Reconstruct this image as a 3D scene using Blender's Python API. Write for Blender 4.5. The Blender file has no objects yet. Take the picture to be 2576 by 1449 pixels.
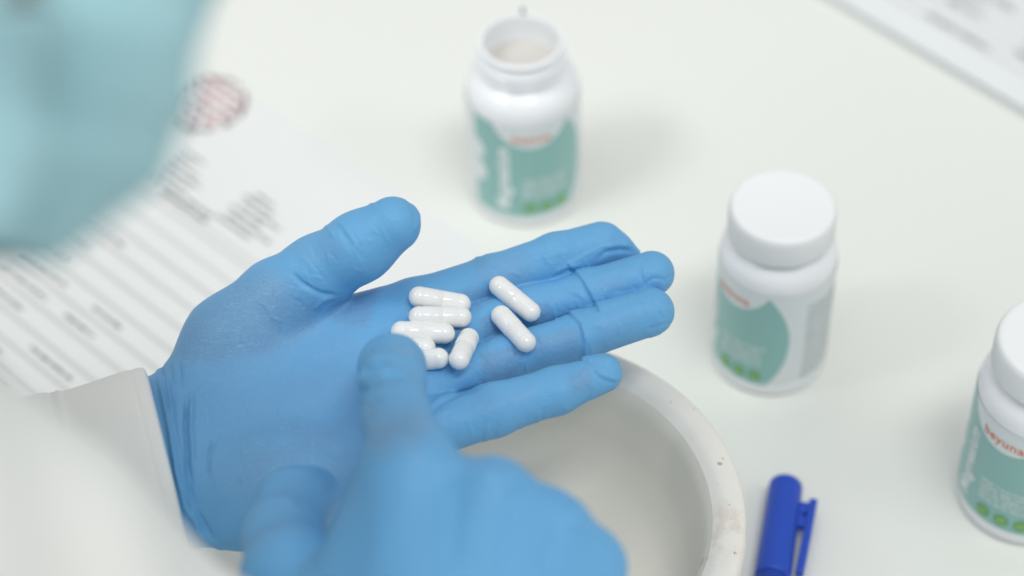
import bpy, bmesh, math, random
import numpy as np
from mathutils import Vector, Matrix, noise as mnoise

random.seed(7)
rng = np.random.default_rng(7)
SC = bpy.context.scene
COL = SC.collection

# ------------------------------------------------------------------ camera
# photo pixels are written in a 2576 x 1449 frame; focal length in those pixels
W, H, F = 2576.0, 1449.0, 5200.0
CAM = np.array([0.0, 0.0, 0.701])
PITCH, ROLL = math.radians(43.0), -0.035
_m = Matrix.Rotation(PITCH, 3, 'X') @ Matrix.Rotation(ROLL, 3, 'Z')
R = np.array(_m)
cam_data = bpy.data.cameras.new('camera')
cam = bpy.data.objects.new('camera', cam_data)
COL.objects.link(cam)
cam.location = CAM
cam.rotation_euler = _m.to_euler()
cam_data.sensor_width = 36.0
cam_data.lens = 36.0 * F / W
cam_data.clip_start = 0.02
cam_data.clip_end = 50
cam_data.dof.use_dof = True
cam_data.dof.focus_distance = 0.762
cam_data.dof.aperture_fstop = 3.7
SC.camera = cam

# ------------------------------------------------------------------ light
world = bpy.data.worlds.new('World')
SC.world = world
world.use_nodes = True
bg = world.node_tree.nodes['Background']
bg.inputs[0].default_value = (0.96, 0.985, 1.0, 1)
bg.inputs[1].default_value = 0.45


def area(name, loc, target, sx, sy, energy, color):
    l = bpy.data.lights.new(name, 'AREA')
    l.shape = 'RECTANGLE'
    l.size, l.size_y = sx, sy
    l.energy = energy
    l.color = color
    o = bpy.data.objects.new(name, l)
    COL.objects.link(o)
    o.location = loc
    o.rotation_euler = (Vector(target) - Vector(loc)).to_track_quat('-Z', 'Y').to_euler()
    return o


area('ceiling_softbox', (-0.70, 0.25, 2.3), (-0.1, 0.5, 0.0), 1.9, 2.2, 17, (1.0, 0.99, 0.97))
area('ceiling_panel', (-1.25, 0.0, 2.0), (-0.2, 0.55, 0.1), 0.75, 0.36, 13.5, (1.0, 0.985, 0.955))
area('ceiling_panel.001', (0.42, -0.12, 2.0), (0, 0.55, 0.1), 0.80, 0.33, 12, (1.0, 0.985, 0.955))
area('ceiling_panel.002', (1.75, -0.20, 2.0), (0, 0.55, 0.1), 0.75, 0.33, 6, (1.0, 0.985, 0.955))

SC.view_settings.view_transform = 'Standard'
SC.view_settings.look = 'None'
SC.view_settings.exposure = 0.0
SC.view_settings.gamma = 1.0
SC.view_settings.use_curve_mapping = False


# ------------------------------------------------------------------ pixel helpers
def ray(px, py):
    d = np.array([(px - W / 2) / F, -(py - H / 2) / F, -1.0])
    return R @ d


def PZ(px, py, z):
    """pixel -> point on the horizontal plane at height z"""
    d = ray(px, py)
    return CAM + d * ((z - CAM[2]) / d[2])


def PD(px, py, depth):
    return CAM + ray(px, py) * depth


def depth_of(p):
    return -float((R.T @ (np.asarray(p) - CAM))[2])


def proj(P):
    """(N,3) world -> (N,2) pixels, depth"""
    q = (np.asarray(P) - CAM) @ R
    d = -q[:, 2]
    return np.stack([W / 2 + F * q[:, 0] / d, H / 2 - F * q[:, 1] / d], 1), d


# ------------------------------------------------------------------ object helpers
def tag(o, label=None, cat=None, group=None, kind=None):
    if label: o['label'] = label
    if cat: o['category'] = cat
    if group: o['group'] = group
    if kind: o['kind'] = kind
    return o


def empty(name, loc, parent=None):
    o = bpy.data.objects.new(name, None)
    o.empty_display_size = 0.02
    COL.objects.link(o)
    o.location = loc
    if parent: o.parent = parent
    return o


def mesh_obj(name, verts, faces, mat, parent=None, smooth=True, loc=None):
    """verts in world space; stored relative to the parent (or to loc)"""
    v = np.asarray(verts, dtype=np.float64)
    base = np.array(loc) if loc is not None else (np.array(root_loc(parent)) if parent else np.zeros(3))
    me = bpy.data.meshes.new(name)
    if isinstance(faces, np.ndarray):
        n, k = faces.shape
        me.vertices.add(len(v))
        me.vertices.foreach_set('co', (v - base).astype(np.float32).ravel())
        me.loops.add(n * k)
        me.loops.foreach_set('vertex_index', faces.astype(np.int32).ravel())
        me.polygons.add(n)
        me.polygons.foreach_set('loop_start', np.arange(0, n * k, k, dtype=np.int32))
        me.update(calc_edges=True)
    else:
        me.from_pydata((v - base).tolist(), [], faces)
    me.validate()
    if smooth:
        me.polygons.foreach_set('use_smooth', np.ones(len(me.polygons), dtype=bool))
    if mat: me.materials.append(mat)
    o = bpy.data.objects.new(name, me)
    COL.objects.link(o)
    if parent:
        o.parent = parent
    elif loc is not None:
        o.location = loc
    return o


def root_loc(o):
    p = Vector((0, 0, 0))
    while o is not None:
        p = p + o.location
        o = o.parent
    return p


def lathe(profile, n=64, center=(0, 0, 0), closed=False):
    """profile: list of (r,z). returns verts, quads"""
    prof = np.array(profile)
    a = np.linspace(0, 2 * np.pi, n, endpoint=False)
    v = np.stack([prof[:, None, 0] * np.cos(a)[None], prof[:, None, 0] * np.sin(a)[None],
                  np.repeat(prof[:, 1:2], n, 1)], -1).reshape(-1, 3) + np.array(center)
    m = len(prof)
    f = []
    for i in range(m - 1 + (1 if closed else 0)):
        i2 = (i + 1) % m
        for j in range(n):
            j2 = (j + 1) % n
            f.append((i * n + j, i * n + j2, i2 * n + j2, i2 * n + j))
    return v, np.array(f)


def smooth_prof(pts, sub=6):
    """Catmull-Rom through pts"""
    P = np.array(pts, float)
    out = []
    for i in range(len(P) - 1):
        p0, p1, p2, p3 = P[max(i - 1, 0)], P[i], P[i + 1], P[min(i + 2, len(P) - 1)]
        for s in range(sub):
            t = s / sub
            out.append(0.5 * ((2 * p1) + (-p0 + p2) * t + (2 * p0 - 5 * p1 + 4 * p2 - p3) * t * t + (-p0 + 3 * p1 - 3 * p2 + p3) * t ** 3))
    out.append(P[-1])
    return np.array(out)


# ------------------------------------------------------------------ materials
class NB:
    """tiny node builder"""
    def __init__(self, name, rough=0.5, spec=0.5):
        self.m = bpy.data.materials.new(name)
        self.m.use_nodes = True
        self.t = self.m.node_tree
        self.b = self.t.nodes['Principled BSDF']
        self.b.inputs['Roughness'].default_value = rough
        self.b.inputs['Specular IOR Level'].default_value = spec

    def n(self, typ, **kw):
        nd = self.t.nodes.new(typ)
        for k, v in kw.items():
            setattr(nd, k, v)
        return nd

    def link(self, a, b):
        self.t.links.new(a, b)

    def val(self, x, sock):
        if isinstance(x, (int, float)):
            sock.default_value = x
        elif isinstance(x, (tuple, list)):
            sock.default_value = x
        else:
            self.link(x, sock)

    def math(self, op, a, b=0.0, c=None, clamp=False):
        nd = self.n('ShaderNodeMath', operation=op, use_clamp=clamp)
        self.val(a, nd.inputs[0]); self.val(b, nd.inputs[1])
        if c is not None: self.val(c, nd.inputs[2])
        return nd.outputs[0]

    def mix(self, fac, a, b):
        nd = self.n('ShaderNodeMix', data_type='RGBA')
        self.val(fac, nd.inputs[0]); self.val(a, nd.inputs[6]); self.val(b, nd.inputs[7])
        return nd.outputs[2]

    def coord(self, which='Object'):
        return self.n('ShaderNodeTexCoord').outputs[which]

    def noise(self, vec, scale, detail=4, rough=0.55, dist=0.0):
        nd = self.n('ShaderNodeTexNoise')
        self.link(vec, nd.inputs['Vector'])
        nd.inputs['Scale'].default_value = scale
        nd.inputs['Detail'].default_value = detail
        nd.inputs['Roughness'].default_value = rough
        nd.inputs['Distortion'].default_value = dist
        return nd.outputs['Fac']

    def mapping(self, vec, scale=(1, 1, 1), rot=(0, 0, 0)):
        nd = self.n('ShaderNodeMapping')
        self.link(vec, nd.inputs['Vector'])
        nd.inputs['Scale'].default_value = scale
        nd.inputs['Rotation'].default_value = rot
        return nd.outputs[0]

    def ramp(self, fac, stops):
        nd = self.n('ShaderNodeValToRGB')
        self.val(fac, nd.inputs[0])
        el = nd.color_ramp.elements
        while len(el) < len(stops): el.new(0.5)
        for e, (p, c) in zip(el, stops):
            e.position = p
            e.color = c if len(c) == 4 else (*c, 1)
        return nd.outputs[0]

    def step(self, x, lo, hi):
        nd = self.n('ShaderNodeMapRange', interpolation_type='SMOOTHSTEP')
        self.val(x, nd.inputs[0])
        nd.inputs[1].default_value = lo; nd.inputs[2].default_value = hi
        nd.inputs[3].default_value = 0; nd.inputs[4].default_value = 1
        return nd.outputs[0]

    def bump(self, h, strength=0.3, dist=0.001):
        nd = self.n('ShaderNodeBump')
        nd.inputs['Strength'].default_value = strength
        nd.inputs['Distance'].default_value = dist
        self.link(h, nd.inputs['Height'])
        self.link(nd.outputs[0], self.b.inputs['Normal'])

    def color(self, c):
        self.val(c, self.b.inputs['Base Color'])


def C(r, g, b):
    """sRGB 0-255 -> linear rgba"""
    f = lambda x: ((x / 255 + 0.055) / 1.055) ** 2.4 if x / 255 > 0.04045 else x / 255 / 12.92
    return (f(r), f(g), f(b), 1)


def simple(name, col, rough=0.5, spec=0.5, var=0.0, scale=40, bump=0.0, bscale=200, bdist=0.0005):
    n = NB(name, rough, spec)
    co = n.coord()
    if var:
        f = n.noise(co, scale, 5)
        n.color(n.mix(f, tuple(min(1, c * (1 - var)) for c in col[:3]) + (1,), tuple(min(1, c * (1 + var)) for c in col[:3]) + (1,)))
    else:
        n.color(col)
    if bump:
        n.bump(n.noise(co, bscale, 3), bump, bdist)
    return n.m


# ------------------------------------------------------------------ implicit surfaces
def prim(a, b, ra, rb, n=None, s=1.0):
    return (np.asarray(a, float), np.asarray(b, float), ra, rb, n, s)


def prim_d(p, X, Y, Z):
    a, b, ra, rb, n, s = p
    ax, ay, az = (X - a[0]), (Y - a[1]), (Z - a[2])
    d = b - a
    if n is not None:                       # flatten across n: stretch space along n by 1/s
        k = (1.0 / s - 1.0)
        t = (ax * n[0] + ay * n[1] + az * n[2]) * k
        ax = ax + t * n[0]; ay = ay + t * n[1]; az = az + t * n[2]
        d = d + n * (float(d @ n) * k)
    L = float(d @ d)
    if L < 1e-12:
        return np.sqrt(ax * ax + ay * ay + az * az) - ra
    t = np.clip((ax * d[0] + ay * d[1] + az * d[2]) / L, 0, 1)
    q = np.sqrt((ax - t * d[0]) ** 2 + (ay - t * d[1]) ** 2 + (az - t * d[2]) ** 2)
    r = q - (ra + (rb - ra) * t)
    return r * (s if (n is not None and s < 1) else 1.0) if False else r


def smin(a, b, k):
    if k <= 0: return np.minimum(a, b)
    h = np.maximum(k - np.abs(a - b), 0) / k
    return np.minimum(a, b) - h * h * k * 0.25


class Blob:
    """groups: [(k_to_rest, k_inside, [prims])]; negative k_to_rest: joined sharply among themselves, then blended"""
    def __init__(self, groups):
        self.groups = groups

    def __call__(self, P):
        X, Y, Z = P[:, 0], P[:, 1], P[:, 2]
        F_ = None; H_ = None
        for kr, ki, prims in self.groups:
            g = None
            for p in prims:
                d = prim_d(p, X, Y, Z)
                g = d if g is None else smin(g, d, ki)
            if kr < 0:
                H_ = g if H_ is None else smin(H_, g, 0.0008)
                kh = -kr
            else:
                F_ = g if F_ is None else smin(F_, g, kr)
        return F_ if H_ is None else smin(F_, H_, kh)

    def mesh(self, h):
        lo = np.full(3, 1e9); hi = np.full(3, -1e9)
        for _, _, prims in self.groups:
            for a, b, ra, rb, n, s in prims:
                r = max(ra, rb) * max(1, s) + 0.006
                lo = np.minimum(lo, np.minimum(a, b) - r); hi = np.maximum(hi, np.maximum(a, b) + r)
        shape = np.ceil((hi - lo) / h).astype(int) + 1
        xs = [(lo[i] + h * np.arange(shape[i])).astype(np.float32) for i in range(3)]
        big = np.float32(1.0)
        G = np.full(shape, big, np.float32)
        HG = None; kh = 0
        for kr, ki, prims in self.groups:
            glo = np.full(3, 1e9); ghi = np.full(3, -1e9)
            boxes = []
            for a, b, ra, rb, n, s in prims:
                r = max(ra, rb) * max(1, s) + max(abs(kr), ki) + 4 * h
                l_ = np.minimum(a, b) - r; h_ = np.maximum(a, b) + r
                boxes.append((l_, h_))
                glo = np.minimum(glo, l_); ghi = np.maximum(ghi, h_)
            i0 = np.clip(np.floor((glo - lo) / h).astype(int), 0, shape - 1)
            i1 = np.clip(np.ceil((ghi - lo) / h).astype(int) + 1, 1, shape)
            g = np.full(i1 - i0, big, np.float32)
            for p, (l_, h_) in zip(prims, boxes):
                j0 = np.clip(np.floor((l_ - lo) / h).astype(int), i0, i1 - 1)
                j1 = np.clip(np.ceil((h_ - lo) / h).astype(int) + 1, i0 + 1, i1)
                d = prim_d(p, xs[0][j0[0]:j1[0], None, None], xs[1][None, j0[1]:j1[1], None], xs[2][None, None, j0[2]:j1[2]]).astype(np.float32)
                k0 = j0 - i0; k1 = j1 - i0
                sl = (slice(k0[0], k1[0]), slice(k0[1], k1[1]), slice(k0[2], k1[2]))
                g[sl] = smin(g[sl], d, ki)
            sl = (slice(i0[0], i1[0]), slice(i0[1], i1[1]), slice(i0[2], i1[2]))
            if kr < 0:
                if HG is None: HG = np.full(shape, big, np.float32)
                HG[sl] = smin(HG[sl], g, 0.0008); kh = -kr
            else:
                G[sl] = smin(G[sl], g, kr)
        if HG is not None: G = smin(G, HG, kh)
        return surface_nets(G, lo, h)


def surface_nets(G, lo, h):
    ins = G < 0
    c = np.zeros(np.array(G.shape) - 1, np.uint8)
    offs = [(i, j, k) for i in (0, 1) for j in (0, 1) for k in (0, 1)]
    nx, ny, nz = c.shape
    for i, j, k in offs:
        c += ins[i:i + nx, j:j + ny, k:k + nz]
    act = (c > 0) & (c < 8)
    idx = np.argwhere(act)
    num = np.full(c.shape, -1, np.int32)
    num[act] = np.arange(len(idx))
    vals = np.stack([G[idx[:, 0] + i, idx[:, 1] + j, idx[:, 2] + k] for i, j, k in offs], 1)
    acc = np.zeros((len(idx), 3)); cnt = np.zeros(len(idx))
    O = np.array(offs, float)
    for e in range(8):
        for g in range(e + 1, 8):
            if np.abs(O[e] - O[g]).sum() != 1: continue
            a, b = vals[:, e], vals[:, g]
            x = (a < 0) != (b < 0)
            t = np.where(x, a / np.where(x, a - b, 1), 0)
            p = O[e] + t[:, None] * (O[g] - O[e])
            acc += p * x[:, None]; cnt += x
    V = lo + h * (idx + acc / cnt[:, None])
    quads = []
    for ax in range(3):
        u, v = (ax + 1) % 3, (ax + 2) % 3
        a = np.take(ins, range(G.shape[ax] - 1), ax); b = np.take(ins, range(1, G.shape[ax]), ax)
        E = np.argwhere(a != b)
        E = E[(E[:, u] > 0) & (E[:, v] > 0) & (E[:, u] < c.shape[u]) & (E[:, v] < c.shape[v])]
        flip = ins[E[:, 0], E[:, 1], E[:, 2]]
        def cell(du, dv):
            q = E.copy(); q[:, u] -= du; q[:, v] -= dv
            return num[q[:, 0], q[:, 1], q[:, 2]]
        Q = np.stack([cell(1, 1), cell(0, 1), cell(0, 0), cell(1, 0)], 1)
        Q[~flip] = Q[~flip][:, ::-1]
        quads.append(Q)
    return V, np.concatenate(quads)


def vnormals(V, Fq):
    a, b, c_, d = V[Fq[:, 0]], V[Fq[:, 1]], V[Fq[:, 2]], V[Fq[:, 3]]
    n = np.cross(c_ - a, d - b)
    N = np.zeros_like(V)
    for ax in range(3):
        for k in range(4):
            N[:, ax] += np.bincount(Fq[:, k], n[:, ax], len(V))
    return N / (np.linalg.norm(N, axis=1, keepdims=True) + 1e-12)


def relax(V, Fq, it=2, lam=0.5):
    I = np.concatenate([Fq[:, k] for k in range(4)] + [Fq[:, (k + 1) % 4] for k in range(4)])
    J = np.concatenate([Fq[:, (k + 1) % 4] for k in range(4)] + [Fq[:, k] for k in range(4)])
    cnt = np.bincount(I, minlength=len(V))[:, None]
    for _ in range(it):
        S = np.stack([np.bincount(I, V[J, ax], len(V)) for ax in range(3)], 1)
        V = V + lam * (S / cnt - V)
    return V


def chain(pts, kind='z'):
    """pts: (px,py,z_or_depth,r_px) -> list of prims"""
    out = []
    P = []
    for px, py, z, r in pts:
        p = PZ(px, py, z) if kind == 'z' else PD(px, py, z)
        P.append((p, r * depth_of(p) / F))
    for (a, ra), (b, rb) in zip(P, P[1:]):
        out.append(prim(a, b, ra, rb))
    return out


# distance of pixel points to a polyline, and the position along it (0..1)
def poly_dist(Q, line):
    line = np.array(line, float)
    best = np.full(len(Q), 1e9); along = np.zeros(len(Q)); side = np.zeros(len(Q))
    seg = np.linalg.norm(np.diff(line, axis=0), axis=1)
    tot = seg.sum(); acc = 0
    for a, b, s in zip(line, line[1:], seg):
        d = b - a
        t = np.clip(((Q - a) @ d) / (d @ d), 0, 1)
        w = Q - (a + t[:, None] * d)
        dist = np.hypot(w[:, 0], w[:, 1])
        m = dist < best
        best[m] = dist[m]; along[m] = (acc + t[m] * s) / tot
        side[m] = (d[0] * w[m, 1] - d[1] * w[m, 0])
        acc += s
    return best, along, np.sign(side)


def sstep(x, a, b):
    t = np.clip((x - a) / (b - a), 0, 1)
    return t * t * (3 - 2 * t)


def inpoly(Q, poly):
    x, y = Q[:, 0], Q[:, 1]
    c = np.zeros(len(Q), bool)
    for (x0, y0), (x1, y1) in zip(poly, poly[1:] + poly[:1]):
        m = ((y0 > y) != (y1 > y))
        c ^= m & (x < (x1 - x0) * (y - y0) / ((y1 - y0) if y1 != y0 else 1e-9) + x0)
    return c


# ================================================================== SETTING
mt = NB('table_laminate', 0.38, 0.35)
co = mt.coord()
mt.color(mt.mix(mt.noise(co, 3.0, 3), C(231, 234, 229), C(235, 238, 233)))
mt.bump(mt.noise(co, 900, 2), 0.03, 0.0003)
TABLE_X0 = -0.40
tv = []
# table top: a slab with a rounded edge, long side where the person sits
def slab(x0, x1, y0, y1, z0, z1, bev, n=4):
    bm = bmesh.new()
    bmesh.ops.create_cube(bm, size=1.0)
    for v in bm.verts:
        v.co = Vector((x0 + (v.co.x + .5) * (x1 - x0), y0 + (v.co.y + .5) * (y1 - y0), z0 + (v.co.z + .5) * (z1 - z0)))
    bmesh.ops.bevel(bm, geom=bm.edges[:], offset=bev, segments=n, affect='EDGES', profile=0.5)
    return bm
def bm_obj(name, bm, mat, parent=None, smooth=False):
    me = bpy.data.meshes.new(name)
    bm.to_mesh(me); bm.free()
    me.materials.append(mat)
    if smooth:
        for p in me.polygons: p.use_smooth = True
    o = bpy.data.objects.new(name, me)
    COL.objects.link(o)
    if parent: o.parent = parent
    return o
table = bm_obj('table_top', slab(TABLE_X0, 1.4, -0.30, 1.5, -0.03, 0.0, 0.004), mt.m)
tag(table, kind='structure')

# ================================================================== PAPERS
def sheet_frame(px, py, px2, py2):
    """origin and unit axes on the table: u along the text lines, v towards the top of the sheet"""
    o = PZ(px, py, 0); q = PZ(px2, py2, 0)
    u = (q - o)[:2]; u /= np.linalg.norm(u)
    return o[:2], u, np.array([-u[1], u[0]])

paper_mat = simple('paper', C(229, 232, 232), 0.75, 0.2, 0.01, 30)
ink_grey = simple('ink_light_grey', C(208, 210, 209), 0.8, 0.1)
ink_dark = simple('ink_grey', C(116, 118, 119), 0.8, 0.1)
ink_red = simple('ink_red', C(198, 84, 90), 0.8, 0.1)

def quads_on(o, u, v, rects, z):
    V = []; Fc = []
    for (u0, v0, u1, v1) in rects:
        k = len(V)
        for (a, b) in ((u0, v0), (u1, v0), (u1, v1), (u0, v1)):
            q = o + u * a + v * b
            V.append((q[0], q[1], z))
        Fc.append((k, k + 1, k + 2, k + 3))
    return V, Fc

def letters(u0, v0, length, h, rnd, dens=0.8):
    """text-like strokes of one printed line"""
    out = []; x = u0
    while x < u0 + length:
        wl = rnd.randint(3, 9)
        for _ in range(wl):
            lw = h * rnd.uniform(0.28, 0.5)
            k = rnd.random()
            st = h * 0.20
            out.append((x, v0, x + st, v0 + h * (0.95 if k < .3 else 0.62)))
            if k > .2: out.append((x, v0 + h * .5, x + lw, v0 + h * .5 + st))
            if k > .45: out.append((x + lw - st, v0, x + lw, v0 + h * .62))
            if k > .6: out.append((x, v0, x + lw, v0 + st))
            x += lw + h * 0.14
            if x > u0 + length: break
        x += h * 0.42
    return out

# the form under the hand
O, U, Vv = sheet_frame(368, 432, 580, 583)       # u along the lines, v away towards the stamp
form = empty('paper_form', (float(O[0]), float(O[1]), 0.0))
tag(form, 'printed white paper form with grey striped rows lying under the upturned hand', 'paper')
def uv_of(px, py, z=0.0):
    q = PZ(px, py, z)[:2] - O
    return float(q @ U), float(q @ Vv)
def sheet(name, u0, u1, v0, v1, z0, z1, o, u, v, parent, curl=0.0):
    n = 24
    V = []; Fc = []
    for zz in (z0, z1):
        for i in range(n + 1):
            for j in range(n + 1):
                q = o + u * (u0 + (u1 - u0) * i / n) + v * (v0 + (v1 - v0) * j / n)
                V.append((q[0], q[1], zz))
    M = (n + 1) ** 2
    for i in range(n):
        for j in range(n):
            a = i * (n + 1) + j
            Fc.append((M + a, M + a + n + 1, M + a + n + 2, M + a + 1))
            Fc.append((a, a + 1, a + n + 2, a + n + 1))
    for i in range(n):
        for (a, b) in ((i * (n + 1), (i + 1) * (n + 1)), ((i + 1) * (n + 1) + n, i * (n + 1) + n), (i + 1, i), (n * (n + 1) + i, n * (n + 1) + i + 1)):
            Fc.append((a, b, M + b, M + a))
    return mesh_obj(name, V, Fc, paper_mat, parent, smooth=False)
sheet('sheet', -0.0045, 0.18, -0.225, 0.072, 0.0004, 0.0008, O, U, Vv, form)
rnd = random.Random(3)
bars = []; txt = []; red = []
# striped table of the form: bars whose pixel crossings on the sheet edge were read from the photo
v_first = uv_of(640, 690)[1]
v_last = uv_of(100, 1090)[1]
nb = 12
for i in range(nb):
    vv = v_first + (v_last - v_first) * i / (nb - 1)
    w_ = 0.0024 if i > 1 else 0.0018
    bars.append((-0.003, vv - w_ / 2, 0.17, vv + w_ / 2))
    gap = (v_last - v_first) / (nb - 1)
    if 1 < i:
        for k in range(1):
            L = rnd.choice((0.022, 0.034, 0.045, 0.03))
            txt += letters(-0.002, vv + gap * 0.62, L, 0.0021, rnd)
        if rnd.random() < .6:
            txt += letters(0.045 + rnd.uniform(-.004, .01), vv + gap * 0.62, rnd.choice((0.02, 0.03)), 0.0021, rnd)
vv0 = uv_of(368, 432)[1]
txt += letters(0.0, -0.001, 0.050, 0.0026, rnd)
txt += letters(0.016, -0.0052, 0.034, 0.0026, rnd)
for k, L in enumerate((0.024, 0.027, 0.022, 0.012, 0.016)):
    txt += letters(0.002, 0.0045 + 0.0042 * k, L, 0.0019, rnd)
bars.append((0.0, -0.0072, 0.12, -0.0058))
for k, L in enumerate((0.024, 0.030, 0.022, 0.027, 0.020, 0.012)):
    txt += letters(0.050 + 0.003 * (k % 2), 0.0015 + 0.0045 * k, L, 0.0022, rnd)
txt += letters(0.098, 0.028, 0.006, 0.003, rnd)
for nm, rc, m_, z in (('printed_stripe_rows', bars, ink_grey, 0.00095), ('printed_text', txt, ink_dark, 0.0011)):
    V_, F_ = quads_on(O, U, Vv, rc, z)
    mesh_obj(nm, V_, F_, m_, form, smooth=False)
# round stamp: broken dark ring with red lines
su, sv = uv_of(520, 264)
rs = 0.0200
V_ = []; F_ = []
for i in range(60):
    a0, a1 = 2 * math.pi * i / 60, 2 * math.pi * (i + 1) / 60
    if rnd.random() < 0.12: continue
    wd = 0.0011 * (0.6 + rnd.random())
    k = len(V_)
    for (a, r_) in ((a0, rs - wd), (a1, rs - wd), (a1, rs + wd), (a0, rs + wd)):
        q = O + U * (su + r_ * math.cos(a)) + Vv * (sv + r_ * math.sin(a))
        V_.append((q[0], q[1], 0.0011))
    F_.append((k, k + 1, k + 2, k + 3))
V2_ = [(*(O + U * su + Vv * sv), 0.00092)] + [(*(O + U * (su + rs * math.cos(t)) + Vv * (sv + rs * math.sin(t))), 0.00092) for t in np.linspace(0, 2 * math.pi, 48, endpoint=False)]
mesh_obj('round_seal', V2_, [(0, i, i % 48 + 1) for i in range(1, 49)], paper_mat, form, smooth=False)
mesh_obj('stamp_ring', V_, F_, simple('stamp_ink', C(150, 144, 146), 0.8, 0.1), form, smooth=False)
for k in range(6):
    vv = -0.0160 + 0.0058 * k
    half = math.sqrt(max(0, (rs * .9) ** 2 - vv * vv))
    red += letters(su - half, sv + vv, 2 * half, 0.0040, rnd)
V_, F_ = quads_on(O, U, Vv, red, 0.0012)
mesh_obj('stamp_lines', V_, F_, ink_red, form, smooth=False)

# the pad of printed sheets far right
O2, U2, V2 = sheet_frame(2072, 0, 2576, 296)
pad = empty('paper_pad', (float(O2[0]), float(O2[1]), 0.0))
tag(pad, 'thick stack of printed grey sheets lying beyond the capped bottles', 'paper stack')
paper_mat2 = simple('paper_grey', C(229, 233, 235), 0.7, 0.2, 0.02, 30)
_pm = paper_mat
for k in range(5):
    off = 0.0012 * ((k * 7) % 5 - 2)
    paper_mat = _pm if k % 2 else paper_mat2
    sheet('sheet', -0.06 + off, 0.26 + off, 0.001 * ((k * 3) % 4), 0.21, 0.0003 + 0.0011 * k, 0.0012 + 0.0011 * k, O2, U2, V2, pad)
paper_mat = _pm
ztop = 0.0012 + 0.0011 * 4
t2 = []; b2 = []
for k in range(16):
    vv = 0.022 + 0.0085 * k
    b2.append((-0.03, vv - 0.0022, 0.24, vv - 0.0004))
    for uu in (-0.02, 0.05, 0.10, 0.15, 0.20):
        if rnd.random() < 0.75:
            t2 += letters(uu, vv, rnd.uniform(0.012, 0.04), 0.0034, rnd)
for nm, rc, m_, z in (('printed_stripe_rows', b2, ink_grey, ztop + .0002), ('printed_text', t2, simple('ink_faint', C(150, 153, 153), 0.8, 0.1), ztop + .0004)):
    V_, F_ = quads_on(O2, U2, V2, rc, z)
    mesh_obj(nm, V_, F_, m_, pad, smooth=False)

# ================================================================== BOTTLES
RB = 0.0265          # body radius
LAB_R = RB + 0.00022
white_plastic = simple('bottle_plastic', C(243, 246, 249), 0.20, 0.5, 0.004, 20)
cap_plastic = simple('cap_plastic', C(243, 246, 247), 0.45, 0.4, 0.006, 30)
seal_mat = simple('inner_seal', C(205, 203, 198), 0.7, 0.2, 0.03, 120, 0.2, 90)
orange_ink = simple('orange_print', C(228, 134, 84), 0.5, 0.3)
white_ink = simple('white_print', C(240, 248, 247), 0.5, 0.3)
green_ink = simple('green_print', C(112, 176, 116), 0.5, 0.3)
lime_ink = simple('lime_print', C(190, 220, 130), 0.5, 0.3)
grey_ink = simple('grey_print', C(150, 160, 160), 0.6, 0.2)

lm = NB('label_print', 0.33, 0.4)
uvn = lm.n('ShaderNodeUVMap').outputs[0]
sep = lm.n('ShaderNodeSeparateXYZ'); lm.link(uvn, sep.inputs[0])
lu, lv = sep.outputs[0], sep.outputs[1]     # millimetres / 100
def circ(cx, cy, r):
    du = lm.math('SUBTRACT', lu, cx); dv = lm.math('SUBTRACT', lv, cy)
    d = lm.math('SQRT', lm.math('ADD', lm.math('MULTIPLY', du, du), lm.math('MULTIPLY', dv, dv)))
    return lm.math('SUBTRACT', d, r)          # negative inside
aa = 0.0012
ins_r = lm.math('LESS_THAN', circ(-0.12, 0.335, 0.41), 0)
out_dip = lm.math('GREATER_THAN', circ(0.0, 0.705, 0.203), 0)
left = lm.math('GREATER_THAN', lu, -0.30)
s1 = lm.math('GREATER_THAN', circ(-0.295, 0.43, 0.058), 0)
s2 = lm.math('GREATER_THAN', circ(-0.295, 0.30, 0.066), 0)
bot = lm.math('GREATER_THAN', lv, 0.045)
mask = ins_r
for x in (out_dip, left, s1, s2, bot):
    mask = lm.math('MULTIPLY', mask, x)
teal = lm.mix(lm.noise(uvn, 3, 2), C(142, 190, 185), C(149, 196, 191))
lm.color(lm.mix(mask, C(226, 233, 234), teal))
label_mat = lm.m

_text_cache = {}
def text_mesh(s, size, bold=0.0):
    key = (s, size, bold)
    if key in _text_cache: return _text_cache[key]
    cu = bpy.data.curves.new('tmp', 'FONT')
    cu.body = s; cu.size = size; cu.offset = bold; cu.resolution_u = 3
    cu.space_character = 1.07; cu.align_x = 'CENTER'; cu.align_y = 'CENTER'
    ob = bpy.data.objects.new('tmp', cu); COL.objects.link(ob)
    dg = bpy.context.evaluated_depsgraph_get()
    me = bpy.data.meshes.new_from_object(ob.evaluated_get(dg))
    V = np.array([v.co[:] for v in me.vertices]); Fc = [tuple(p.vertices) for p in me.polygons]
    bpy.data.objects.remove(ob); bpy.data.curves.remove(cu); bpy.data.meshes.remove(me)
    _text_cache[key] = (V, Fc)
    return V, Fc

def wrap(V2, r, ang0, base):
    """(arc metres, height) -> world on the bottle"""
    V2 = np.asarray(V2)
    a = ang0 + V2[:, 0] / RB
    return np.stack([base[0] + r * np.sin(a), base[1] - r * np.cos(a), base[2] + V2[:, 1]], 1)

BODY = smooth_prof([(0.0005, 0.0016), (0.018, 0.0012), (0.0235, 0.0), (0.0256, 0.0009), (0.0265, 0.0030)], 4).tolist() + \
       [(RB, 0.012), (RB, 0.035), (RB, 0.0630)] + \
       smooth_prof([(RB, 0.0640), (0.0262, 0.0670), (0.0250, 0.0702), (0.0224, 0.0732), (0.0198, 0.0748), (0.0185, 0.0758)], 5).tolist()

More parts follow.
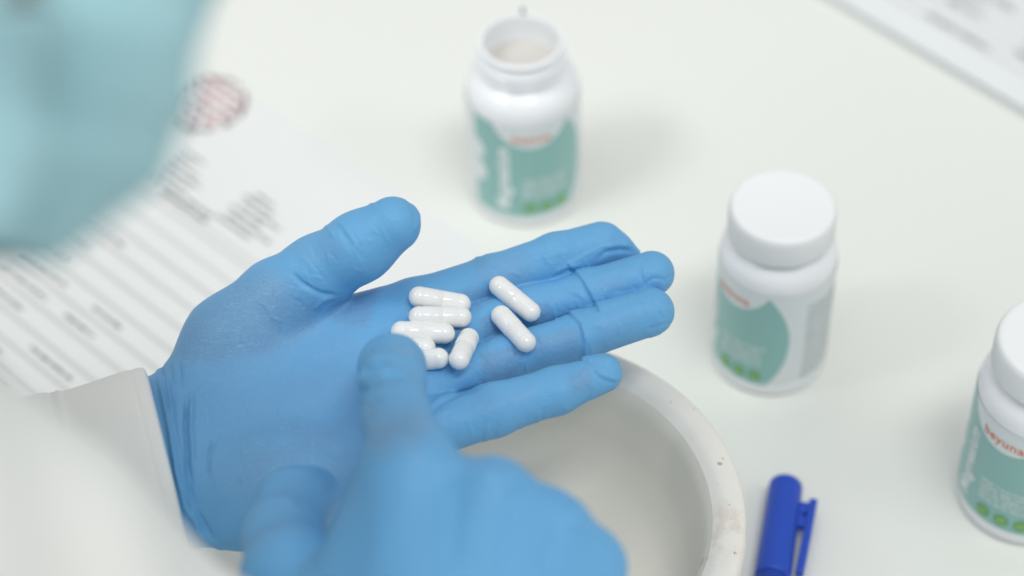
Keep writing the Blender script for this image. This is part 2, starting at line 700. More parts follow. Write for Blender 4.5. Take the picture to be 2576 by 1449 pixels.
def bottle(px, py, face_deg, capped, label, group, size=1.0, wide=1.0):
    base = PZ(px, py, 0.0); base[2] = 0.0003
    root = empty('pill_bottle', base)
    tag(root, label, 'bottle', group)
    # angle that faces the camera
    d = CAM[:2] - base[:2]
    ang_cam = math.atan2(d[0], -d[1])
    ang0 = ang_cam + math.radians(face_deg)
    if capped:
        prof = BODY + [(0.0182, 0.078), (0.0182, 0.086)]
    else:
        neck = [(0.0185, 0.0765)]
        z = 0.0770
        neck += [(0.0186, 0.0775), (0.0186, 0.0790), (0.0200, 0.0797), (0.0200, 0.0806), (0.0186, 0.0814), (0.0186, 0.0832),
                 (0.0200, 0.0839), (0.0200, 0.0848), (0.0186, 0.0856), (0.0186, 0.0880), (0.0190, 0.0888), (0.0190, 0.0905),
                 (0.0186, 0.0910), (0.0178, 0.0910), (0.0174, 0.0904), (0.0172, 0.0800), (0.0172, 0.0740), (0.0205, 0.069), (0.0248, 0.062), (0.0252, 0.020), (0.0240, 0.0032), (0.0005, 0.0030)]
        prof = BODY + smooth_prof(neck, 3).tolist()
    V, Fc = lathe(prof, 96, base)
    mesh_obj('bottle_body', V, Fc, white_plastic, root)
    # wrapped label
    n = 120
    v0, v1 = 0.0030, 0.0632
    V = []; Fc = []; UV = []
    hs = np.linspace(v0, v1, 7)
    arc = 2 * math.pi * 0.94
    for r_ in (LAB_R,):
        for i in range(n + 1):
            a = ang0 - arc * 0.42 + arc * i / n
            for hh in hs:
                rr = r_ if hh > 0.0031 else r_ - 0.0004
                V.append((base[0] + rr * math.sin(a), base[1] - rr * math.cos(a), base[2] + hh))
                UV.append(((a - ang0) * RB * 10, hh * 10))
    m = len(hs)
    for i in range(n):
        for j in range(m - 1):
            Fc.append((i * m + j, (i + 1) * m + j, (i + 1) * m + j + 1, i * m + j + 1))
    lab = mesh_obj('label', V, Fc, label_mat, root)
    uvl = lab.data.uv_layers.new(name='UVMap')
    for l in lab.data.loops:
        uvl.data[l.index].uv = UV[l.vertex_index]
    def put(name, V2, Fc, mat, r=LAB_R + 0.00016):
        bm = bmesh.new()
        vs = [bm.verts.new((q[0] * 100, q[1] * 100, 0)) for q in V2]
        for fc in Fc:
            try: bm.faces.new([vs[i] for i in fc])
            except ValueError: pass
        for _ in range(3):
            bmesh.ops.triangulate(bm, faces=bm.faces[:])
            le = [e for e in bm.edges if abs(e.verts[0].co.x - e.verts[1].co.x) > 0.14]
            if not le: break
            bmesh.ops.subdivide_edges(bm, edges=le, cuts=1)
        bmesh.ops.triangulate(bm, faces=bm.faces[:])
        bm.verts.index_update()
        V2 = [(v.co.x / 100, v.co.y / 100) for v in bm.verts]
        Fc = [tuple(v.index for v in f.verts) for f in bm.faces]
        bm.free()
        mesh_obj(name, wrap(V2, r, ang0, base), Fc, mat, lab, smooth=False)
    # orange word
    T, Fc = text_mesh('beyuna', 0.0061, 0.00005)
    put('brand_lettering', T[:, :2] * [1.0, 1] + [0.0, 0.0556], Fc, orange_ink)
    T, Fc = text_mesh('Magnesium', 0.0094, 0.00030)
    put('name_lettering', np.stack([-T[:, 1] - 0.0138, T[:, 0] * 0.84 + 0.0310], 1), Fc, white_ink)
    # small white print
    rr_ = random.Random(5)
    rects = []
    for k in range(5):
        rects += letters(-0.005, 0.0195 + 0.0025 * k, rr_.uniform(.019, .023), 0.0017, rr_)
    V2 = []; F2 = []
    for (a, b, c_, d_) in rects:
        k = len(V2); V2 += [(a, b), (c_, b), (c_, d_), (a, d_)]; F2.append((k, k + 1, k + 2, k + 3))
    put('small_print', V2, F2, white_ink)
    for k, uu in enumerate((-0.0015, 0.0065, 0.0145)):
        V2 = [(uu, 0.0130)] + [(uu + 0.0031 * math.cos(t), 0.0130 + 0.0031 * math.sin(t)) for t in np.linspace(0, 2 * math.pi, 28, endpoint=False)]
        put('round_badge', V2, [(0, i, i % 28 + 1) for i in range(1, 29)], green_ink)
        V2 = []; F2 = []
        for q in range(3):
            y = 0.0118 + 0.0011 * q; hw = 0.0019 - 0.0004 * abs(q - 1)
            kk = len(V2)
            V2 += [(uu - hw, y), (uu + hw, y + .0002), (uu + hw, y + 0.00065), (uu - hw, y + 0.00045)]
            F2.append((kk, kk + 1, kk + 2, kk + 3))
        put('badge_mark', V2, F2, lime_ink, LAB_R + 0.0003)
    # grey back panel print
    rects = []
    for k in range(16):
        rects += letters(0.0365, 0.010 + 0.0029 * k, rr_.uniform(.022, .030), 0.0014, rr_)
    V2 = []; F2 = []
    for (a, b, c_, d_) in rects:
        k = len(V2); V2 += [(a, b), (c_, b), (c_, d_), (a, d_)]; F2.append((k, k + 1, k + 2, k + 3))
    put('back_panel_print', V2, F2, grey_ink)
    if capped:
        # ribbed screw cap
        prof = [(0.00001, 0.0915), (0.0205, 0.0915), (0.0219, 0.0917), (0.0227, 0.0912), (0.0233, 0.0902), (0.0236, 0.0885), (0.0236, 0.0785), (0.0234, 0.0772), (0.0205, 0.0770), (0.0190, 0.0772)]
        prof = [(r_, z) for r_, z in prof]
        nn = 360
        V, Fc = lathe(prof, nn, base)
        P = V.reshape(len(prof), nn, 3)
        for i, (r_, z) in enumerate(prof):
            if 0.0775 < z < 0.0890:
                sc = 1 + 0.010 * (np.arange(nn) % 3 == 0)
                P[i, :, :2] = base[:2] + (P[i, :, :2] - base[:2]) * sc[:, None]
        mesh_obj('screw_cap', P.reshape(-1, 3), Fc[:, ::-1], cap_plastic, root)
    else:
        V, Fc = lathe([(0.00001, 0.0770), (0.010, 0.0768), (0.0168, 0.0772), (0.01735, 0.0776)], 48, base)
        mesh_obj('inner_seal', V, Fc[:, ::-1], seal_mat, root)
        # torn bit of the seal left standing on the rim
        a = ang_cam + math.pi - 0.06
        V = []
        for i in range(5):
            for j in range(4):
                aa_ = a + (i - 2) * 0.035 * (1 - 0.2 * j)
                V.append((base[0] + (0.0182 + 0.0005 * j) * math.sin(aa_), base[1] - (0.0182 + 0.0005 * j) * math.cos(aa_), base[2] + 0.0905 + 0.0014 * j))
        Fc = [(i * 4 + j, i * 4 + 4 + j, i * 4 + 5 + j, i * 4 + 1 + j) for i in range(4) for j in range(3)]
        mesh_obj('torn_seal_tab', V, Fc, simple('foil', C(150, 152, 156), 0.4, 0.5), root)
    root.scale = (wide, wide, size)
    return root

bottle(1321, 478, 8, False, 'open white pill bottle without a cap, threaded neck showing, teal label', 'teal label pill bottles', 1.03, 1.0)
bottle(1932, 893, -43, True, 'capped white pill bottle turned so its grey back panel print shows', 'teal label pill bottles', 1.03, 0.945)
bottle(2572, 1243, -26, True, 'capped white pill bottle next to the blue marker, orange word facing out', 'teal label pill bottles', 1.065, 1.055)

# ================================================================== MORTAR BOWL
bm_ = NB('worn_porcelain', 0.42, 0.4)
co = bm_.coord()
base_c = bm_.mix(bm_.noise(co, 14, 4), C(232, 229, 221), C(240, 238, 232))
st = bm_.math('MULTIPLY', bm_.step(bm_.noise(co, 70, 6, 0.7), 0.50, 0.68), bm_.step(bm_.noise(co, 13, 2), 0.42, 0.60))
spk = bm_.step(bm_.noise(bm_.mapping(co, (1, 1, 1), (0.4, 0.2, 0.7)), 240, 3, 0.5), 0.69, 0.73)
c1 = bm_.mix(bm_.math('MULTIPLY', st, 0.36), base_c, C(190, 166, 134))
c1 = bm_.mix(bm_.math('MULTIPLY', spk, 0.6), c1, C(120, 96, 74))
bm_.color(c1)
bm_.bump(bm_.noise(co, 220, 4), 0.15, 0.0006)
porcelain = bm_.m
bi = NB('ground_interior', 0.75, 0.25)
co = bi.coord()
ci = bi.mix(bi.noise(co, 22, 5, .6), C(232, 228, 216), C(238, 234, 224))
ci = bi.mix(bi.math('MULTIPLY', bi.step(bi.noise(co, 46, 4, .6), .66, .74), .5), ci, C(192, 190, 182))
bi.color(ci)
bi.bump(bi.noise(co, 500, 3), 0.15, 0.0005)
rim_z = 0.080
bc = PZ(1288, 1282, rim_z)
RBOWL = 590 * depth_of(bc) / F
bowl = empty('mortar_bowl', (bc[0], bc[1], 0.0003))
tag(bowl, 'wide worn white porcelain mortar bowl with brown flecked rim below the hands', 'bowl')
s_ = RBOWL
outer = smooth_prof([(0.30 * s_, 0.0), (0.52 * s_, 0.0005), (0.58 * s_, 0.004), (0.76 * s_, 0.022), (0.92 * s_, 0.048), (0.985 * s_, 0.064), (0.998 * s_, 0.071), (1.0 * s_, 0.0760), (0.988 * s_, 0.0792), (0.955 * s_, 0.0802), (0.90 * s_, 0.0796), (0.855 * s_, 0.0772)], 5)
inner = smooth_prof([(0.855 * s_, 0.0772), (0.825 * s_, 0.072), (0.79 * s_, 0.060), (0.74 * s_, 0.047), (0.64 * s_, 0.036), (0.45 * s_, 0.0290), (0.22 * s_, 0.0262), (0.00001, 0.0258)], 5)
cz = np.array([bc[0], bc[1], 0.0003])
V, Fc = lathe(outer, 128, cz)
mesh_obj('bowl_wall', V, Fc, porcelain, bowl)
V, Fc = lathe(inner, 128, cz)
mesh_obj('bowl_interior', V, Fc, bi.m, bowl)
V, Fc = lathe([(0.955 * s_, 0.0550), (0.975 * s_, 0.0598), (0.9885 * s_, 0.0640)], 128, cz)
mesh_obj('blue_band', V + np.array([0, 0, 0.0]), Fc, simple('blue_glaze', C(88, 140, 210), 0.3, 0.5), bowl)

# ================================================================== MARKER
mk = NB('blue_marker_plastic', 0.42, 0.45)
mk.color(C(36, 78, 190))
mk.bump(mk.noise(mk.coord(), 700, 2), 0.05, 0.0003)
mkd = simple('marker_barrel', C(30, 66, 165), 0.5, 0.4)
RM = 0.0071
A = PZ(1978, 1215, RM + 0.0006); B = PZ(1922, 1600, RM + 0.0006)
dm = (B - A); dm[2] = 0; dm /= np.linalg.norm(dm)
sm = np.array([-dm[1], dm[0], 0.0])            # to the right of the picture
if sm[0] < 0: sm = -sm
up = np.array([0, 0, 1.0])
marker = empty('marker_pen', (A[0], A[1], 0.0003))
tag(marker, 'dark blue marker pen with clip cap lying on the table beside the bowl', 'marker')
def axis_lathe(profile, n=40):
    prof = np.array(profile); a = np.linspace(0, 2 * np.pi, n, endpoint=False)
    V = []
    for r_, t in prof:
        for x in a:
            V.append(A + dm * t + sm * (r_ * math.cos(x)) + up * (r_ * math.sin(x)))
    Fc = [(i * n + j, i * n + (j + 1) % n, (i + 1) * n + (j + 1) % n, (i + 1) * n + j) for i in range(len(prof) - 1) for j in range(n)]
    return np.array(V), np.array(Fc)
V, Fc = axis_lathe([(0.0002, -0.0004), (RM * .55, -0.0004), (RM * .86, 0.0001), (RM * .96, 0.0010), (RM, 0.0028), (RM * 1.04, 0.048), (RM * 1.04, 0.0490), (RM * .9, 0.0492)])
cap_o = mesh_obj('pen_cap', V, Fc, mk.m, marker)
V, Fc = axis_lathe([(RM * .9, 0.0485), (RM * .94, 0.0495), (RM * .94, 0.115), (RM * .9, 0.1180), (RM * .5, 0.1190), (0.0002, 0.1191)])
mesh_obj('barrel', V, Fc, mkd, marker)
# clip: a bar beside the cap on a web with a round hole
def bar(pts, w, h):
    """pts along (t, s): swept box of width w (sideways) and height h"""
    V = []; 
    for (t, s) in pts:
        c_ = A + dm * t + sm * s
        for (a, b) in ((-1, -1), (1, -1), (1, 1), (-1, 1)):
            V.append(c_ + sm * (a * w / 2) + up * (b * h / 2))
    n = len(pts)
    Fc = [(0, 3, 2, 1), tuple(4 * (n - 1) + k for k in range(4))]
    for i in range(n - 1):
        for k in range(4):
            Fc.append((4 * i + k, 4 * i + (k + 1) % 4, 4 * i + 4 + (k + 1) % 4, 4 * i + 4 + k))
    return V, Fc
def bevelled(o, wdt):
    m_ = o.modifiers.new('bevel', 'BEVEL'); m_.width = wdt; m_.segments = 3; m_.limit_method = 'ANGLE'
V, Fc = bar([(0.0075, 0.0122), (0.0090, 0.0121), (0.020, 0.0116), (0.030, 0.0112), (0.042, 0.0106), (0.0455, 0.0104)], 0.0034, 0.0048)
clip = mesh_obj('clip', V, Fc, mk.m, cap_o, smooth=False); bevelled(clip, 0.0007)
# web with hole
nseg = 24; V = []; Fc = []
hc = (0.0160, 0.0092); hr = 0.0011
outer_pts = []
for i in range(nseg):
    a = 2 * math.pi * i / nseg
    ca, sa = math.cos(a), math.sin(a)
    k = min(0.0062 / max(abs(ca), 1e-6), 0.0032 / max(abs(sa), 1e-6))
    outer_pts.append((hc[0] + ca * k, hc[1] + sa * k))
for zz in (-0.0016, 0.0016):
    for (t, s) in outer_pts: V.append(A + dm * t + sm * s + up * zz)
    for i in range(nseg):
        a = 2 * math.pi * i / nseg
        V.append(A + dm * (hc[0] + hr * math.cos(a)) + sm * (hc[1] + hr * math.sin(a)) + up * zz)
for i in range(nseg):
    j = (i + 1) % nseg
    for s in (0, 2 * nseg):
        Fc.append((s + i, s + j, s + nseg + j, s + nseg + i))
    Fc.append((i, j, 2 * nseg + j, 2 * nseg + i)); Fc.append((nseg + i, nseg + j, 3 * nseg + j, 3 * nseg + i))
web = mesh_obj('clip_web', V, Fc, mk.m, cap_o, smooth=False)

# ================================================================== PERSON
person = empty('person', (-0.42, 0.30, -0.30))
tag(person, 'person in white coat, teal face mask and blue gloves sorting capsules over the table', 'person')

# ---------------------------------------------------------------- glove material
g = NB('nitrile_glove', 0.48, 0.32)
co = g.coord()
att = g.n('ShaderNodeAttribute', attribute_name='skin')
blue = g.mix(g.noise(co, 30, 4), C(101, 168, 218), C(110, 176, 224))
# where the film is stretched the hand shows through: greyer, mottled
mott = g.step(g.noise(co, 1700, 3, .6), 0.25, 0.70)
broad = g.step(g.noise(co, 40, 2, .5), 0.20, 0.60)
skin_c = C(113, 148, 186)
fac = g.math('MULTIPLY', att.outputs['Fac'], g.math('MULTIPLY', g.math('ADD', g.math('MULTIPLY', mott, 0.55), 0.35), g.math('ADD', g.math('MULTIPLY', broad, .6), .4)))
c1 = g.mix(fac, blue, skin_c)
# thin scratch-like lines of the film
def scratch(rot, sc, lo, hi):
    m_ = g.mapping(co, sc, rot)
    w = g.noise(m_, 1.0, 2, .5, 1.2)
    r = g.math('ABSOLUTE', g.math('SUBTRACT', w, 0.5))
    return g.math('SUBTRACT', 1.0, g.step(r, lo, hi))
l1 = scratch((0, 0, 0.3), (60, 420, 300), 0.0, 0.012)
l2 = scratch((0, 0, 1.75), (70, 460, 300), 0.0, 0.010)
l3 = scratch((0, 0, -0.5), (45, 360, 300), 0.0, 0.009)
ls = g.math('MAXIMUM', l1, g.math('MAXIMUM', l2, l3))
c2 = g.mix(g.math('MULTIPLY', g.math('MULTIPLY', ls, att.outputs['Fac']), 0.75), c1, C(122, 186, 224))
g.color(c2)
fw = g.math('ADD', g.noise(g.mapping(co, (420, 110, 260), (0, 0, 0.32)), 1.0, 4, .6, .6), g.noise(g.mapping(co, (150, 520, 300), (0, 0, 0.32)), 1.0, 3, .55, .8))
hb = g.math('ADD', g.math('MULTIPLY', g.noise(co, 1300, 3, .6), 0.35), g.math('MULTIPLY', fw, 0.9))
hb = g.math('ADD', hb, g.math('MULTIPLY', ls, 0.12))
g.bump(hb, 0.32, 0.0006)
glove_mat = g.m

HRES = 0.00055
# ---------------------------------------------------------------- upturned hand (left)
index_f = chain([(1055, 768, .131, 68), (1235, 703, .129, 60), (1400, 648, .131, 61), (1512, 614, .131, 57)])
index_tip = chain([(1530, 612, .131, 40), (1560, 622, .130, 30), (1602, 634, .128, 9)])
middle_f = chain([(1075, 868, .129, 62), (1330, 777, .124, 57), (1480, 738, .126, 56), (1640, 688, .130, 57)])
ring_f = chain([(1075, 972, .128, 60), (1280, 897, .124, 57), (1450, 848, .124, 57), (1636, 784, .128, 61)])
little_f = chain([(1090, 1078, .126, 70), (1240, 1032, .126, 67), (1400, 983, .127, 59), (1518, 940, .128, 48)])
thumb_m = chain([(470, 1015, .118, 95), (590, 870, .126, 128), (705, 758, .135, 110)])
thumb_f = chain([(705, 758, .137, 108), (800, 686, .147, 90), (905, 620, .160, 84), (988, 565, .168, 71)])
palm = chain([(780, 838, .124, 78), (960, 812, .125, 74)]) + chain([(430, 1150, .110, 120), (560, 1060, .114, 110), (1045, 790, .126, 78)]) + \
       chain([(430, 1170, .110, 120), (1060, 880, .124, 78)]) + \
       chain([(440, 1200, .110, 120), (1062, 978, .124, 72)]) + \
       chain([(470, 1240, .110, 110), (700, 1220, .114, 112), (1080, 1075, .124, 62)]) + \
       chain([(600, 1262, .112, 116), (740, 1245, .113, 122), (930, 1190, .116, 108)])
fore = chain([(450, 1165, .110, 165), (400, 1172, .110, 185), (330, 1185, .108, 180), (200, 1200, .104, 165)])
left_blob = Blob([
    (0.010, 0.012, palm), (0.012, 0.012, fore),
    (0.011, 0.006, thumb_m), (0.0035, 0.005, thumb_f),
    (-0.006, 0.003, index_f + index_tip), (-0.006, 0.003, middle_f), (-0.006, 0.003, ring_f), (-0.006, 0.003, little_f)])

def build_glove(blob, h, name, wrinkles=(), patches=(), flaps=(), boost=1.0):
    V, Fq = blob.mesh(h)
    V = relax(V, Fq, 2, 0.4)
    N = vnormals(V, Fq)
    Q, D = proj(V)
    view = (CAM - V); view /= np.linalg.norm(view, axis=1, keepdims=True)
    facing = (N * view).sum(1)
    disp = np.zeros(len(V))
    for line, amp, wid, *rest in wrinkles:      # amp mm (+ ridge, - crease), wid px
        only = rest[0] if rest else None
        d, al, sd = poly_dist(Q, line)
        tp = np.clip(np.minimum(al, 1 - al) * 5, 0, 1) if not (rest and len(rest) > 1 and rest[1]) else 1.0
        w = boost * amp * (0.62 if amp < 0 else 0.8) * 1e-3 * np.exp(-(d / (wid * .85)) ** 2) * tp
        m = facing > -0.15
        disp += np.where(m, w, 0)
    for line, poly, amp, decay in flaps:        # step edge: distal side raised
        d, al, sd = poly_dist(Q, line)
        sgn = d * sd
        m = inpoly(Q, poly) & (facing > -0.3)
        w = amp * 1e-3 * sstep(sgn, -2, 3) * np.exp(-np.maximum(sgn, 0) / decay)
        w -= amp * 0.22e-3 * np.exp(-((sgn + 7) / 7) ** 2)
        disp += np.where(m, w, 0)
    V = V + N * disp[:, None]
    sk = np.zeros(len(V))
    for poly, s, val in patches:
        d, _, _ = poly_dist(Q, list(poly) + [poly[0]])
        ins = inpoly(Q, list(poly))
        sg = np.where(ins, d, -d)
        sk = np.maximum(sk, val * sstep(sg, -s, s))
    o = mesh_obj(name, V, Fq, glove_mat, person)
    at = o.data.attributes.new('skin', 'FLOAT', 'POINT')
    at.data.foreach_set('value', sk.astype(np.float32))
    return o

def zq(*pts): return [(327.4 + x * .7044, 428 + y * .7044) for x, y in pts]   # from an enlarged crop of the photo
left_wr = [
    # bunched film at the wrist
    (zq((128, 690), (140, 800), (170, 960), (200, 1140), (260, 1290), (345, 1375)), 1.5, 7),
    (zq((98, 690), (112, 790), (140, 930), (165, 1080), (200, 1200), (280, 1330)), 1.3, 7),
    (zq((150, 760), (158, 860), (185, 1040), (230, 1210), (300, 1320)), -1.2, 6),
    (zq((205, 790), (198, 900), (206, 1060), (225, 1140)), -1.5, 6),
    (zq((222, 770), (218, 900), (228, 1080)), 0.7, 7),
    (zq((302, 950), (282, 1020), (275, 1110)), -0.8, 5),
    (zq((158, 670), (164, 780)), 0.6, 4), (zq((190, 680), (194, 790)), 0.6, 4), (zq((112, 670), (118, 740)), -0.5, 4),
    # thumb
    (zq((570, 360), (620, 412), (680, 442), (745, 450)), -1.8, 8), (zq((600, 395), (650, 420)), -0.8, 5),
    (zq((655, 500), (690, 465), (735, 452)), 0.6, 5), (zq((670, 520), (705, 480), (750, 462)), -0.5, 4),
    (zq((735, 175), (770, 208), (795, 250), (825, 300)), 0.9, 5), (zq((722, 190), (752, 215), (780, 260), (800, 300)), -0.7, 5),
    (zq((690, 195), (715, 215), (730, 245)), 0.6, 6), (zq((850, 115), (880, 135)), 0.5, 6), (zq((760, 240), (830, 330)), 0.3, 4),
    (zq((1000, 95), (1032, 150), (1028, 190), (1008, 225)), 0.7, 5), (zq((985, 95), (1012, 150), (1010, 190)), -0.5, 5),
    (zq((640, 250), (665, 310)), -0.3, 4), (zq((700, 280), (712, 340)), 0.3, 4), (zq((800, 350), (830, 370)), 0.3, 4),
    # index
    (zq((1390, 300), (1480, 285), (1600, 252)), -0.5, 8), (zq((1400, 325), (1500, 305), (1590, 285)), 0.4, 7),
    (zq((1495, 405), (1520, 385), (1555, 362), (1620, 345)), -1.0, 7), (zq((1510, 370), (1560, 345), (1610, 335)), 0.6, 7),
    (zq((1660, 320), (1700, 292), (1750, 285), (1822, 292)), -1.3, 7), (zq((1690, 275), (1745, 265), (1790, 272)), 0.9, 7),
    (zq((1395, 320), (1410, 370), (1420, 415)), 0.35, 4), (zq((1375, 330), (1388, 420)), -0.3, 4), (zq((1255, 285), (1262, 330)), -0.4, 5),
    (zq((1240, 290), (1235, 320)), 0.5, 5), (zq((1130, 440), (1180, 470)), -0.4, 10),
    # middle
    (zq((1500, 470), (1518, 515), (1530, 560)), 0.6, 4), (zq((1485, 480), (1500, 530)), -0.4, 4), (zq((1530, 420), (1600, 440), (1630, 470)), 0.4, 5),
    (zq((1822, 315), (1822, 370), (1838, 408), (1868, 386), (1895, 388), (1925, 408)), -0.9, 5), (zq((1840, 330), (1860, 320), (1890, 330)), 0.4, 6),
    (zq((1650, 390), (1740, 360), (1810, 345)), 0.6, 8), (zq((1700, 440), (1800, 425), (1870, 410)), -0.4, 8), (zq((1900, 395), (1945, 370)), -0.7, 5),
    # ring
    (zq((1380, 615), (1405, 665), (1420, 728)), 0.8, 4), (zq((1365, 620), (1388, 680), (1400, 735)), -0.5, 4), (zq((1340, 640), (1360, 690)), 0.3, 4),
    (zq((1865, 445), (1885, 505), (1915, 545)), -0.8, 6), (zq((1840, 570), (1890, 556), (1940, 545)), -0.8, 5), (zq((1850, 600), (1900, 575)), 0.5, 6),
    (zq((1700, 560), (1640, 555), (1600, 560)), 0.4, 8), (zq((1830, 610), (1850, 612), (1800, 640)), 0.4, 5), (zq((1900, 470), (1930, 510)), 0.5, 7),
    # little finger
    (zq((1630, 680), (1680, 730), (1735, 747), (1758, 735)), 0.9, 5), (zq((1640, 710), (1690, 752), (1740, 765)), -0.8, 5), (zq((1690, 690), (1730, 720)), -0.7, 5),
    (zq((1650, 780), (1630, 830)), -0.6, 6), (zq((1480, 840), (1468, 900)), -0.5, 5), (zq((1462, 860), (1452, 905)), 0.4, 4), (zq((1315, 900), (1295, 970)), -0.5, 6),
    (zq((1280, 900), (1265, 980)), 0.5, 6), (zq((1560, 840), (1550, 860)), 0.4, 6), (zq((1400, 890), (1392, 925)), 0.4, 6),
    (zq((1062, 872), (1110, 832), (1180, 795), (1260, 775)), -1.4, 6), (zq((1062, 850), (1110, 812), (1170, 785)), 0.7, 6),
    (zq((1070, 900), (1100, 870), (1150, 850)), 0.6, 7), (zq((1130, 760), (1200, 720), (1250, 690)), -0.5, 9),
]
fl_mid = zq((1588, 365), (1612, 392), (1640, 440), (1668, 495))
fl_ring = zq((1580, 525), (1606, 552), (1620, 610), (1616, 665))
fl_lit = zq((1640, 655), (1645, 700), (1690, 745), (1650, 830))
left_flaps = [
    (fl_mid[::-1], zq((1560, 330), (1700, 260), (1960, 260), (1960, 400), (1840, 440), (1680, 510), (1600, 500)), 1.15, 60),
    (fl_ring[::-1], zq((1540, 520), (1680, 470), (1850, 400), (1980, 470), (1960, 600), (1760, 690), (1590, 680)), 1.2, 60),
]
left_patch = [
    (zq((80, 700), (330, 400), (680, 480), (830, 620), (860, 800), (830, 1150), (300, 1250), (110, 900)), 60, 0.5),
    (zq((80, 690), (180, 540), (330, 400), (480, 350), (600, 420), (680, 500), (670, 580), (560, 640), (330, 700), (180, 710)), 34, 1.0),
    (zq((720, 460), (880, 450), (850, 560), (760, 570), (700, 520)), 14, 0.8),
    (zq((330, 930), (560, 870), (820, 900), (820, 1150), (600, 1250), (340, 1150)), 60, 0.9),
    (zq((1190, 430), (1280, 420), (1290, 470), (1230, 490)), 12, 0.7), (zq((1230, 300), (1420, 290), (1420, 410), (1240, 400)), 30, 0.5),
    (zq((1250, 530), (1340, 500), (1350, 590), (1260, 610)), 8, 0.7), (zq((1400, 480), (1500, 470), (1500, 540), (1440, 560)), 12, 0.6),
    (zq((1250, 660), (1390, 620), (1400, 720), (1260, 765)), 8, 0.8), (zq((1440, 600), (1600, 560), (1610, 650), (1450, 690)), 12, 0.7),
    (zq((1570, 730), (1640, 700), (1650, 780), (1580, 800)), 10, 0.7), (zq((1230, 810), (1440, 760), (1450, 830), (1260, 880)), 24, 0.4),
    (zq((560, 270), (720, 230), (780, 300), (640, 340)), 30, 0.5), (zq((1680, 400), (1760, 380), (1770, 420), (1700, 430)), 20, 0.4),
    (zq((1660, 560), (1800, 520), (1780, 620), (1680, 640)), 30, 0.4),
]
left_wr = [(l, a_ * (1.9 if k < 9 else 0.8), w_) for k, (l, a_, w_) in enumerate(left_wr)]
# fine cross creases of the thin film on the fingers, thumb and palm
wr = random.Random(11)
for pts, wid, cnt in (([(1060, 768), (1235, 703), (1400, 648), (1520, 614)], 48, 26), ([(1120, 850), (1330, 777), (1480, 738), (1640, 688)], 46, 24),
                      ([(1120, 955), (1280, 897), (1450, 848), (1636, 784)], 46, 26), ([(1110, 1066), (1240, 1026), (1400, 979), (1518, 939)], 46, 26),
                      ([(600, 860), (715, 748), (800, 686), (905, 620), (985, 566)], 70, 30), ([(450, 1150), (640, 1100), (820, 1080)], 150, 26)):
    P_ = np.array(pts, float)
    for _ in range(cnt):
        k = wr.randrange(len(P_) - 1); t = wr.random()
        c_ = P_[k] + (P_[k + 1] - P_[k]) * t
        d_ = P_[k + 1] - P_[k]; d_ /= np.linalg.norm(d_)
        n_ = np.array([-d_[1], d_[0]])
        ang = wr.gauss(0, 0.35); n_ = n_ * math.cos(ang) + d_ * math.sin(ang)
        c_ = c_ + np.array([-d_[1], d_[0]]) * wr.uniform(-.7, .7) * wid
        L_ = wr.uniform(.25, .7) * min(wid, 60)
        b_ = d_ * wr.uniform(-.2, .2) * L_
        left_wr.append(([tuple(c_ - n_ * L_), tuple(c_ + b_), tuple(c_ + n_ * L_)], wr.choice((-1, 1, 1)) * wr.uniform(.12, .34), wr.uniform(3.5, 6)))
left_glove = build_glove(left_blob, HRES, 'glove', left_wr, left_patch, left_flaps)

# ================================================================== CAPSULES
capm = simple('capsule_shell', C(240, 241, 240), 0.10, 0.5)
CL, CR = 0.0234, 0.00388
def capsule_prof(r, z0, z1, dome_at_top):
    pass
def rest_point(px, py, r, extra=0.0):
    """slide along the view ray onto the hand until a sphere of radius r touches it"""
    d = ray(px, py)
    t = np.linspace(0.55, 0.80, 2600)
    P = CAM + d[None] * t[:, None]
    s = left_blob(P) - r * 0.97
    i = int(np.argmax(s < 0)) if (s < 0).any() else len(t) - 1
    return CAM + d * (t[i] - extra)

def capsule(px0, py0, px1, py1, label, cap_first=True, lift0=0, lift1=0):
    """tips in pixels; the cap half is at the first tip"""
    v = np.array([px1 - px0, py1 - py0], float); L = np.linalg.norm(v); v /= L
    rp = CR * F / 0.752
    a = rest_point(px0 + v[0] * rp, py0 + v[1] * rp, CR, lift0)
    b = rest_point(px1 - v[0] * rp, py1 - v[1] * rp, CR, lift1)
    mid = (a + b) / 2; ax = (b - a) / np.linalg.norm(b - a)
    root = empty('capsule', mid)
    tag(root, label, 'capsule', 'white capsules in the gloved palm')
    half = CL / 2
    def half_prof(r, s0, dome):
        # from open end s0 towards the dome end
        pts = [(r * 0.96, s0), (r, s0 + 0.0002 * dome)]
        e = half - r
        g0 = e - 0.0016
        pts += [(r, g0 * dome), (r * 0.985, (g0 + 0.0003) * dome), (r * 0.985, (g0 + 0.0007) * dome), (r * 0.998, (g0 + 0.0010) * dome), (r * 0.998, e * dome)]
        for k in range(1, 9):
            t = math.pi / 2 * k / 8
            pts.append((max(r * math.cos(t) * .998, 1e-5), (e + r * math.sin(t)) * dome))
        return pts
    zax = Vector(ax); rot = zax.to_track_quat('Z', 'Y').to_matrix()
    M = np.array(rot)
    for nm, r, s0, dome in (('cap_shell', CR, 0.0006, -1), ('body_shell', CR * 0.985, -0.004, 1)):
        if not cap_first: dome = -dome; s0 = -s0
        prof = half_prof(r, s0, dome)
        V, Fc = lathe(prof, 40)
        V = V @ M.T + mid
        mesh_obj(nm, V, Fc if dome > 0 else Fc[:, ::-1], capm, root)
    return root

